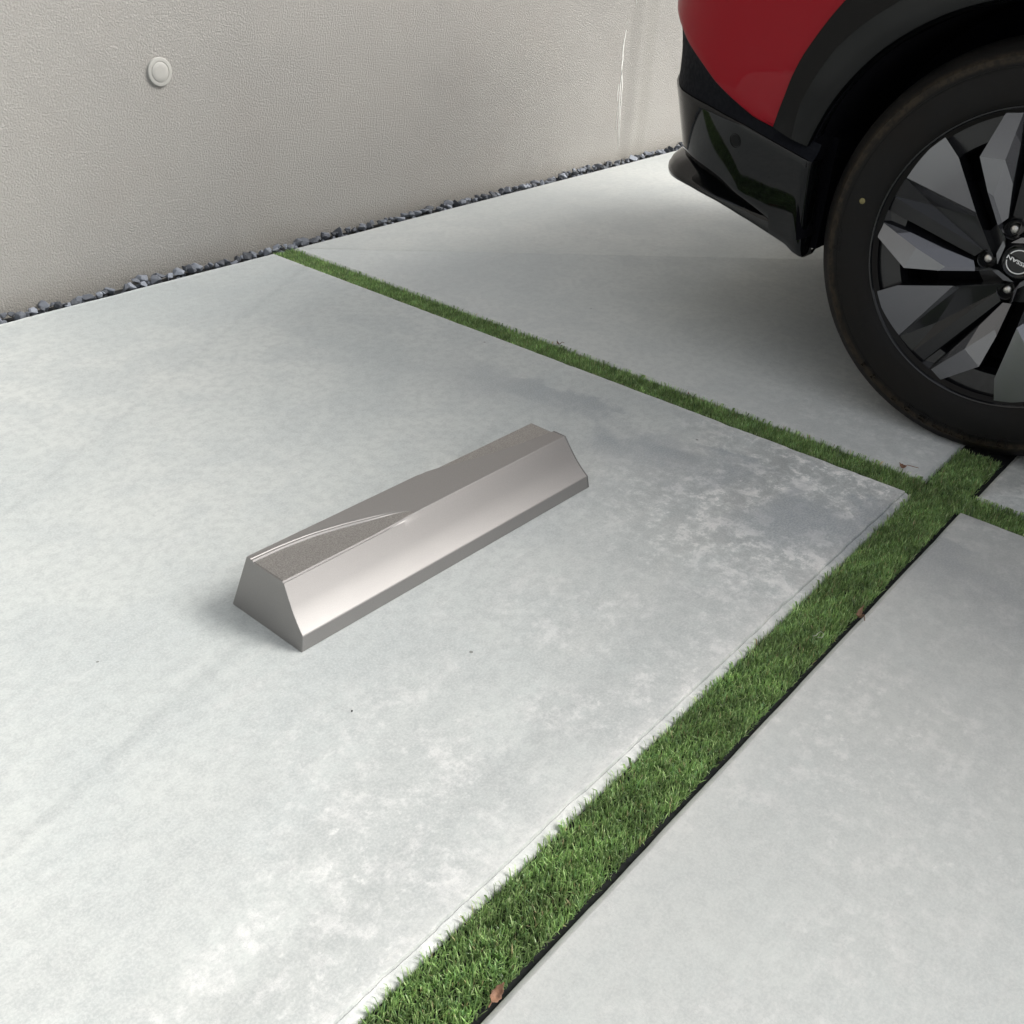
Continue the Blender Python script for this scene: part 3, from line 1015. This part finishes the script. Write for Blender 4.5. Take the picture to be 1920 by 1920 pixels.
def lathe_x(prof, n, a0=0):
    rows = [[(x, r * math.cos(2 * PI * i / n), r * math.sin(2 * PI * i / n)) for i in range(n)] for r, x in prof]
    return grid(rows, closed_u=True)

def make_wheel():
    """left wheel; local origin = wheel centre, x = 0 at the rim's outer face, +x inwards"""
    w_ = empty('wheel'); w_.parent = car
    # tyre
    prof = [(.250, .012), (.2585, .004), (.2625, .0005), (.266, -.0035), (.274, -.0075), (.290, -.0110), (.306, -.0118), (.322, -.0095),
            (.3225, -.0103), (.3245, -.0103), (.325, -.0085),
            (.338, -.0045), (.3405, -.0048), (.3425, -.0030), (.350, .0030), (.3575, .0110), (.3630, .0200), (.3665, .0310), (.3685, .0420)]
    gx = [.052, .096, .140, .184]
    for g in gx:
        prof += [(.3692, g), (.3692, g + .0005), (.362, g + .0015), (.362, g + .0085), (.3692, g + .0095)]
    prof += [(.3685, .205), (.3630, .225), (.350, .245), (.32, .256), (.29, .252), (.262, .235), (.250, .22)]
    V, Fc = lathe_x(prof, 160)
    V = [(x, y, max(z, -.3605)) for x, y, z in V]
    ty = mesh('tyre', V, Fc, M_tyre, w_, 32, recalc=True)
    def sidewall_x(r):
        return float(np.interp(r, [.274, .290, .306, .322, .338, .345], [-.0075, -.0110, -.0118, -.0095, -.0045, -.001]))
    letters = []
    def arc_text(txt, r0, a_start, size, step, inward=False, h=.0030, mirror=1, wscale=1.0):
        """letters set along a circle; angle falls from left to right as seen from outside"""
        letters = []
        for i, ch in enumerate(txt):
            if ch == ' ': continue
            tv, tf = text_mesh(ch, size, .0)
            a = rad(a_start - i * step) if not inward else rad(a_start + i * step)
            # outside view: image right = -y, image up = +z
            er = Vector((0, math.cos(a), math.sin(a)))
            et = Vector((0, math.sin(a), -math.cos(a)))
            upv, rv = (er, et) if not inward else (-er, -et)
            vs = []
            for v in tv:
                p = er * r0 + rv * (v.x * wscale) + upv * v.y
                rr = math.hypot(p.y, p.z)
                p.x = sidewall_x(rr) - h
                vs.append(p)
            n = len(vs)
            back = [(p.x + h + .001, p.y, p.z) for p in vs]
            edges = {}
            for f in tf:
                for k in range(len(f)):
                    e = (f[k], f[(k + 1) % len(f)]); edges[e] = 1
            walls = [(e[0], e[1], e[1] + n, e[0] + n) for e in edges if (e[1], e[0]) not in edges]
            letters.append(([tuple(p) for p in vs] + back, list(tf) + walls))
        V, Fc = merge(letters)
        mesh('sidewall_lettering', V, Fc, M_tyre, w_, None)
    arc_text('BRIDGESTONE', .3305, 133, .0235, 5.2, wscale=1.15)
    arc_text('BRIDGESTONE', .3305, -47 - 3, .0235, 5.2, wscale=1.15)
    arc_text('DUELER', .3325, -103, .030, 6.4, inward=True, wscale=1.15)
    arc_text('235/55R19', .285, -22 , .0105, 1.9, inward=False, h=.0005)
    arc_text('DOT 9E1 105V', .278, -50, .008, 1.7, inward=False, h=.0005)
    # chevron ribs and the B mark beside the dot
    arc_text('B', .3255, -8, .030, 5, h=.0012)
    def rib(a0, r0_, a1, r1_, wd=.0022):
        p = Vector((0, r0_ * math.cos(rad(a0)), r0_ * math.sin(rad(a0)))); q_ = Vector((0, r1_ * math.cos(rad(a1)), r1_ * math.sin(rad(a1))))
        t = (q_ - p).normalized(); nn = Vector((0, -t.z, t.y))
        rows = []
        for k in range(9):
            c = p.lerp(q_, k / 8)
            x = sidewall_x(math.hypot(c.y, c.z))
            rows.append([(x + .001, *(c - nn * wd)[1:]), (x - .0012, *(c - nn * wd * .8)[1:]), (x - .0012, *(c + nn * wd * .8)[1:]), (x + .001, *(c + nn * wd)[1:])])
        letters.append(grid(rows))
    rib(3, .336, -3, .318); rib(1.0, .338, -5.5, .3175); rib(-17, .317, -21.5, .333); rib(-14.8, .317, -20, .336)
    rib(-5.5, .3175, -6.5, .3175); rib(-24, .318, -34, .336)
    V, Fc = merge(letters)
    mesh('sidewall_rib', V, Fc, M_tyre, w_, None)
    V, Fc = lathe_x([(.0001, 0), (.0050, 0), (.0056, .0006)], 20)
    V = [(x + sidewall_x(.295) - .0008, y + .295 * math.cos(rad(10)), z + .295 * math.sin(rad(10))) for x, y, z in V]
    mesh('balance_dot', V, Fc, M_dot, w_, 60)
    # rim
    parts = []; mi = []
    def add(vf, m):
        parts.append(vf); mi.extend([m] * len(vf[1]))
    add(lathe_x([(.2645, .012), (.2640, .0015), (.2620, -.0008), (.2595, .0000), (.2580, .0030), (.2572, .0100), (.2572, .0150), (.2560, .0240), (.2140, .0300), (.2080, .0500), (.2080, .16), (.245, .20)], 160), 1)
    Q = {k: Vector(v) for k, v in FV.items()}
    def rotv(v, a):
        c, s = math.cos(a), math.sin(a); return (v[0], c * v[1] - s * v[2], s * v[1] + c * v[2])
    def out_to(v, r):
        k = r / math.hypot(v.y, v.z); return Vector((v.x, v.y * k, v.z * k))
    for k in 'a a1 a2 b'.split(): Q[k] = out_to(Q[k], .2566)
    for k in ('h', 'i'): Q[k] = out_to(Q[k], .2568)
    deep = .052
    def D(v, x=None): return Vector((x if x is not None else v.x + deep, v.y, v.z))
    for s5 in range(5):
        a = rad(72 * s5)
        def poly(names, m):
            vs = [rotv(Q[n_] if isinstance(n_, str) else n_, a) for n_ in names]
            add((vs, [tuple(range(len(vs)))]), m)
        # wide facet: upper face folded along a soft crease from b to d
        poly(['a', 'c', 'b2', 'a1'] if False else ['a', 'a1', 'a2', 'b', 'd', 'c'], 0)
        poly(['b', 'f', 'd'], 0)
        poly(['d', 'f', 'e'], 0)
        # lower slope of the wide spoke down to the bar
        mid = Vector((.034, .175, .060))
        Q['mid'] = mid
        poly(['b', 'bt', 'mid'], 1)
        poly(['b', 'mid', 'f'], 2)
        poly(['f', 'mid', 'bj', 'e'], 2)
        poly(['bt', 'bj', 'mid'], 1)
        # bar
        poly(['bt', 'bb', 'bi', 'bj'], 1)
        # deep groove between bar and narrow spoke
        poly(['bb', D(Q['gm'], .045), D(Q['n'], .048), 'bi'], 1)
        poly([D(Q['gm'], .045), 'h', 'h2', 'h3', 'n', D(Q['n'], .048)], 1)
        poly(['bb', 'h', D(Q['gm'], .045)], 1)
        # narrow spoke
        poly(['h', 'm0', 'h2'], 0); poly(['m0', 'm', 'h3', 'h2'], 0); poly(['m', 'm2', 'n2', 'n', 'h3'], 0)
        poly(['h', 'i', 'j', 'm', 'm0'], 0)
        poly(['m', 'j', 'k0', 'm2'], 0); poly(['m2', 'k0', 'k', 'n2'], 0)
        # small wedges at the hub
        poly(['l4', 'l3', 'l2', 'l'], 0)
        poly(['n2', 'k', 'l4', 'l'], 0)
        # side walls of the opening
        poly(['a', 'c', D(Q['c']), D(Q['a'])], 1)
        poly(['c', 'd', D(Q['d']), D(Q['c'])], 1)
        poly(['d', 'e', D(Q['e']), D(Q['d'])], 1)
        poly(['i', 'j', D(Q['j']), D(Q['i'])], 1)
        poly(['j', 'k0', D(Q['k0']), D(Q['j'])], 1)
        poly(['k0', 'k', D(Q['k']), D(Q['k0'])], 1)
        poly(['k', 'l4', D(Q['l4']), D(Q['k'])], 1)
        poly(['l4', 'l3', D(Q['l3']), D(Q['l4'])], 1)
    # hub plate between spoke roots
    add(lathe_x([(.0460, .046), (.0440, .040), (.0340, .0330), (.0320, .0300), (.0300, .0270), (.0290, .0270)], 60), 1)
    add(lathe_x([(.0780, .050), (.0460, .046)], 60), 1)
    V, Fc = merge(parts)
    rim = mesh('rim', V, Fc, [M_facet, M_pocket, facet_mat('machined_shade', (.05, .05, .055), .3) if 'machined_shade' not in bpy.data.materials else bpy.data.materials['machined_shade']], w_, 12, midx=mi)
    # dark brake area behind
    V, Fc = lathe_x([(.0005, .075), (.16, .075), (.165, .082), (.165, .095), (.20, .11), (.208, .11)], 60)
    mesh('brake_disc', V, Fc, M_void, w_, 40)
    # centre cap with its emblem ring and lettering
    parts = []; mi = []
    add(lathe_x([(.0290, .0300), (.0288, .0235), (.0275, .0222), (.0245, .0232), (.0240, .0240), (.0002, .0236)], 60), 0)
    ta = rad(198.0)          # direction the wording runs: seen from outside, rightwards = -y
    # reading direction vector in (y, z)
    rd = Vector((0, -math.cos(rad(149.0)), math.sin(rad(149.0))))
    rd = Vector((0, math.cos(rad(198.0)), math.sin(rad(198.0))))
    base_a = 198.0
    upd = Vector((0, -rd.z, rd.y))          # tops of the letters
    # seen from outside (-x side, +y to the left) turning left from rd is:
    tops = Vector((0, rd.z, -rd.y))
    def ringarc(a0, a1, r=.0205, wd=.0010):
        rows = []
        for k in range(41):
            a = rad(a0 + (a1 - a0) * k / 40)
            rows.append([(.0222, (r - wd) * math.cos(a), (r - wd) * math.sin(a)), (.0216, (r - wd * .6) * math.cos(a), (r - wd * .6) * math.sin(a)),
                         (.0216, (r + wd * .6) * math.cos(a), (r + wd * .6) * math.sin(a)), (.0222, (r + wd) * math.cos(a), (r + wd) * math.sin(a))])
        return grid(rows)
    return w_, parts, mi, add, ringarc
wheel, cparts, cmi, cadd, ringarc = make_wheel()

def finish_wheel(w_, parts, mi, add, ringarc):
    # the word runs along the bar across the ring; its last letter is at the upper left as parked
    LAST = 16.0                      # angle (from +y towards +z) of the end of the word
    add(ringarc(LAST + 17, LAST + 163), 1)
    add(ringarc(LAST + 197, LAST + 343), 1)
    rd = Vector((0, math.cos(rad(LAST)), math.sin(rad(LAST))))
    # outside viewer: right is -y, up is +z. letters' up = rd turned left for that viewer
    upv = Vector((0, rd.z, -rd.y)) 
    # bar behind the word
    hw, hl = .0042, .0205
    V = [tuple(Vector((.0228, 0, 0)) + rd * sx * hl + upv * sy * hw) for sx, sy in ((-1, -1), (1, -1), (1, 1), (-1, 1))]
    add((V, [(0, 1, 2, 3)]), 2)
    word = 'NISSAN'
    tv, tf = text_mesh(word, .0085, 0, .00022)
    xs = [v.x for v in tv]; wid = max(xs) - min(xs); mid = (max(xs) + min(xs)) / 2
    k = .0445 / wid
    vs = [tuple(Vector((.0218, 0, 0)) + rd * ((v.x - mid) * k) + upv * v.y * 1.05) for v in tv]
    add((vs, tf), 1)
    V, Fc = merge(parts)
    mesh('centre_cap', V, Fc, [M_gloss, M_logo, M_flare2], w_, 40, midx=mi)
    # lug nuts in their dark cups
    for b in BOLTS:
        cy_, cz_ = .0562 * math.cos(rad(b)), .0562 * math.sin(rad(b))
        def loc(V): return [(x, y + cy_, z + cz_) for x, y, z in V]
        V1, F1 = lathe_x([(.0002, .0560), (.0150, .0560), (.0155, .0540), (.0155, .0300), (.0165, .0290), (.0172, .0310), (.0175, .050)], 36)
        mesh('lug_cup', loc(V1), F1, M_pocket, w_, 40)
        V2, F2 = lathe_x([(.0105, .0560), (.0100, .0480), (.0088, .0440), (.0084, .0400), (.0070, .0385), (.0002, .0380)], 6)
        V3, F3 = lathe_x([(.0078, .050), (.0078, .0385), (.0066, .0360), (.0040, .0345), (.0002, .0340)], 24)
        V, Fc = merge([(V2, F2), (V3, F3)])
        mesh('lug_nut', loc(V), Fc, M_nut, w_, 30, recalc=True)
finish_wheel(wheel, cparts, cmi, cadd, ringarc)
wheel.location = Vector((1.929, RC[0], RC[1])) - LOC
def copy_wheel(loc, right=False):
    c = wheel.copy(); COL.objects.link(c); c.parent = car
    c.location = Vector(loc) - LOC
    if right: c.rotation_euler = (0, 0, PI)
    for ch in wheel.children:
        d = ch.copy(); COL.objects.link(d); d.parent = c
for o_ in [wheel]: pass
copy_wheel((1.929, FWY, .362))
copy_wheel((2 * CX - 1.929, RC[0], .362), True)
copy_wheel((2 * CX - 1.929, FWY, .362), True)

# ------------------------------------------------------------------ fallen leaves and small litter
def leaf_mat(name, col):
    m = Mat(name)
    n = m.noise(160, 4, .6)
    m.set(col=m.mix(m.rng(n, .35, .7), col, tuple(k * .55 for k in col)), rough=.7, spec=.3)
    m.bump(n, .3, .0006)
    return m.m
M_leaf = leaf_mat('dry_leaf', (.27, .15, .095))
M_leaf2 = leaf_mat('dark_leaf', (.20, .115, .07))
M_thread = plain('pale_thread', (.62, .60, .55), .6)
def leaf(loc, length, width, rz, tilt, curl, mat, label, stalk=.6):
    e_rows = []
    N = 14
    rows = []
    for i in range(N + 1):
        t = i / N
        hw = width * .5 * math.sin(PI * min(1, t * .96 + .02)) ** .8
        z = curl * length * (t - .5) ** 2 * 2
        rows.append([(t * length - length / 2, hw * s_ * (1 - .12 * abs(s_)) + .0006 * math.sin(i * 1.7 + s_), z + hw * hw * 55 * curl * s_ * s_ + .0005 * math.sin(i * 1.9) * abs(s_)) for s_ in (-1, -.55, -.12, 0, .12, .55, 1)])
    V, Fc = grid(rows)
    if stalk:
        st = []
        for k in range(6):
            t = k / 5
            x = -length / 2 - stalk * length * t
            z = curl * length * .5 + .001 * t
            st.append([(x, .0004 * math.cos(a), z + .0004 * math.sin(a)) for a in (0, 2.1, 4.2)])
        V, Fc = merge([(V, Fc), grid(st, closed_u=True)])
    o = mesh('fallen_leaf', V, Fc, mat, None, 60)
    md = o.modifiers.new('thick', 'SOLIDIFY'); md.thickness = .0003
    o.location = loc; o.rotation_euler = (tilt[0], tilt[1], rz)
    tag(o, label, 'leaf', 'dry leaves caught along the turf strips')
    return o
leaf((.462, .347, .004), .021, .012, rad(10), (rad(15), rad(-8)), .9, M_leaf, 'curled tan-brown leaf at the turf edge nearest the viewer, bottom of the photo', .3)
leaf((1.268, .345, .003), .024, .010, rad(25), (rad(20), 0), 1.2, M_leaf2, 'small brown leaf on the near slab edge halfway along the wide turf strip', .7)
leaf((1.765, .476, .0035), .017, .011, rad(75), (rad(-20), rad(10)), 1.0, M_leaf, 'reddish-brown leaf with a stalk on the narrow turf strip by the tyre', 1.4)
leaf((1.757, 1.28, .002), .016, .007, rad(80), (rad(10), 0), 1.0, M_leaf2, 'dark shrivelled leaf halfway along the narrow turf strip towards the wall', .5)
leaf((1.745, .93, .003), .008, .004, rad(30), (0, 0), 1.0, M_leaf, 'tiny tan leaf scrap on the narrow turf strip beside the bumper', 0)
def tube(path, r, n=5):
    rows = []
    for i, p in enumerate(path):
        p = Vector(p)
        t = (Vector(path[min(i + 1, len(path) - 1)]) - Vector(path[max(i - 1, 0)])).normalized()
        a = t.cross(Vector((0, 0, 1))).normalized(); b = t.cross(a)
        rows.append([tuple(p + (a * math.cos(2 * PI * k / n) + b * math.sin(2 * PI * k / n)) * r) for k in range(n)])
    return grid(rows, closed_u=True)
V, Fc = tube([(-.006, .001, .0), (-.002, -.0045, .001), (.006, -.003, .0012), (.0085, .0035, .001), (.001, .0045, .0008), (-.004, .0035, .001), (-.0085, .0075, 0)], .0003)
o = mesh('thread', V, Fc, M_thread, None, 60)
o.location = (1.186, .366, .003)
tag(o, 'thin pale looped thread lying on the wide turf strip', 'thread')

def chip():
    bm = bmesh.new()
    R_ = random.Random(4)
    for _ in range(11):
        v = Vector((R_.gauss(0, 1), R_.gauss(0, 1), R_.gauss(0, 1))).normalized()
        bm.verts.new((v.x * .0024, v.y * .0014, v.z * .0009 + .0009))
    bmesh.ops.convex_hull(bm, input=bm.verts)
    for v in [v for v in bm.verts if not v.link_faces]: bm.verts.remove(v)
    me = bpy.data.meshes.new('stone_chip'); bm.to_mesh(me); bm.free()
    o = link('stone_chip', me, M_leaf2 if False else M_soil)
    o.location = (.632, .731, .0); o.rotation_euler = (0, 0, .5)
    tag(o, 'tiny black stone chip lying on the slab in front of the metal wheel stop', 'stone')
chip()
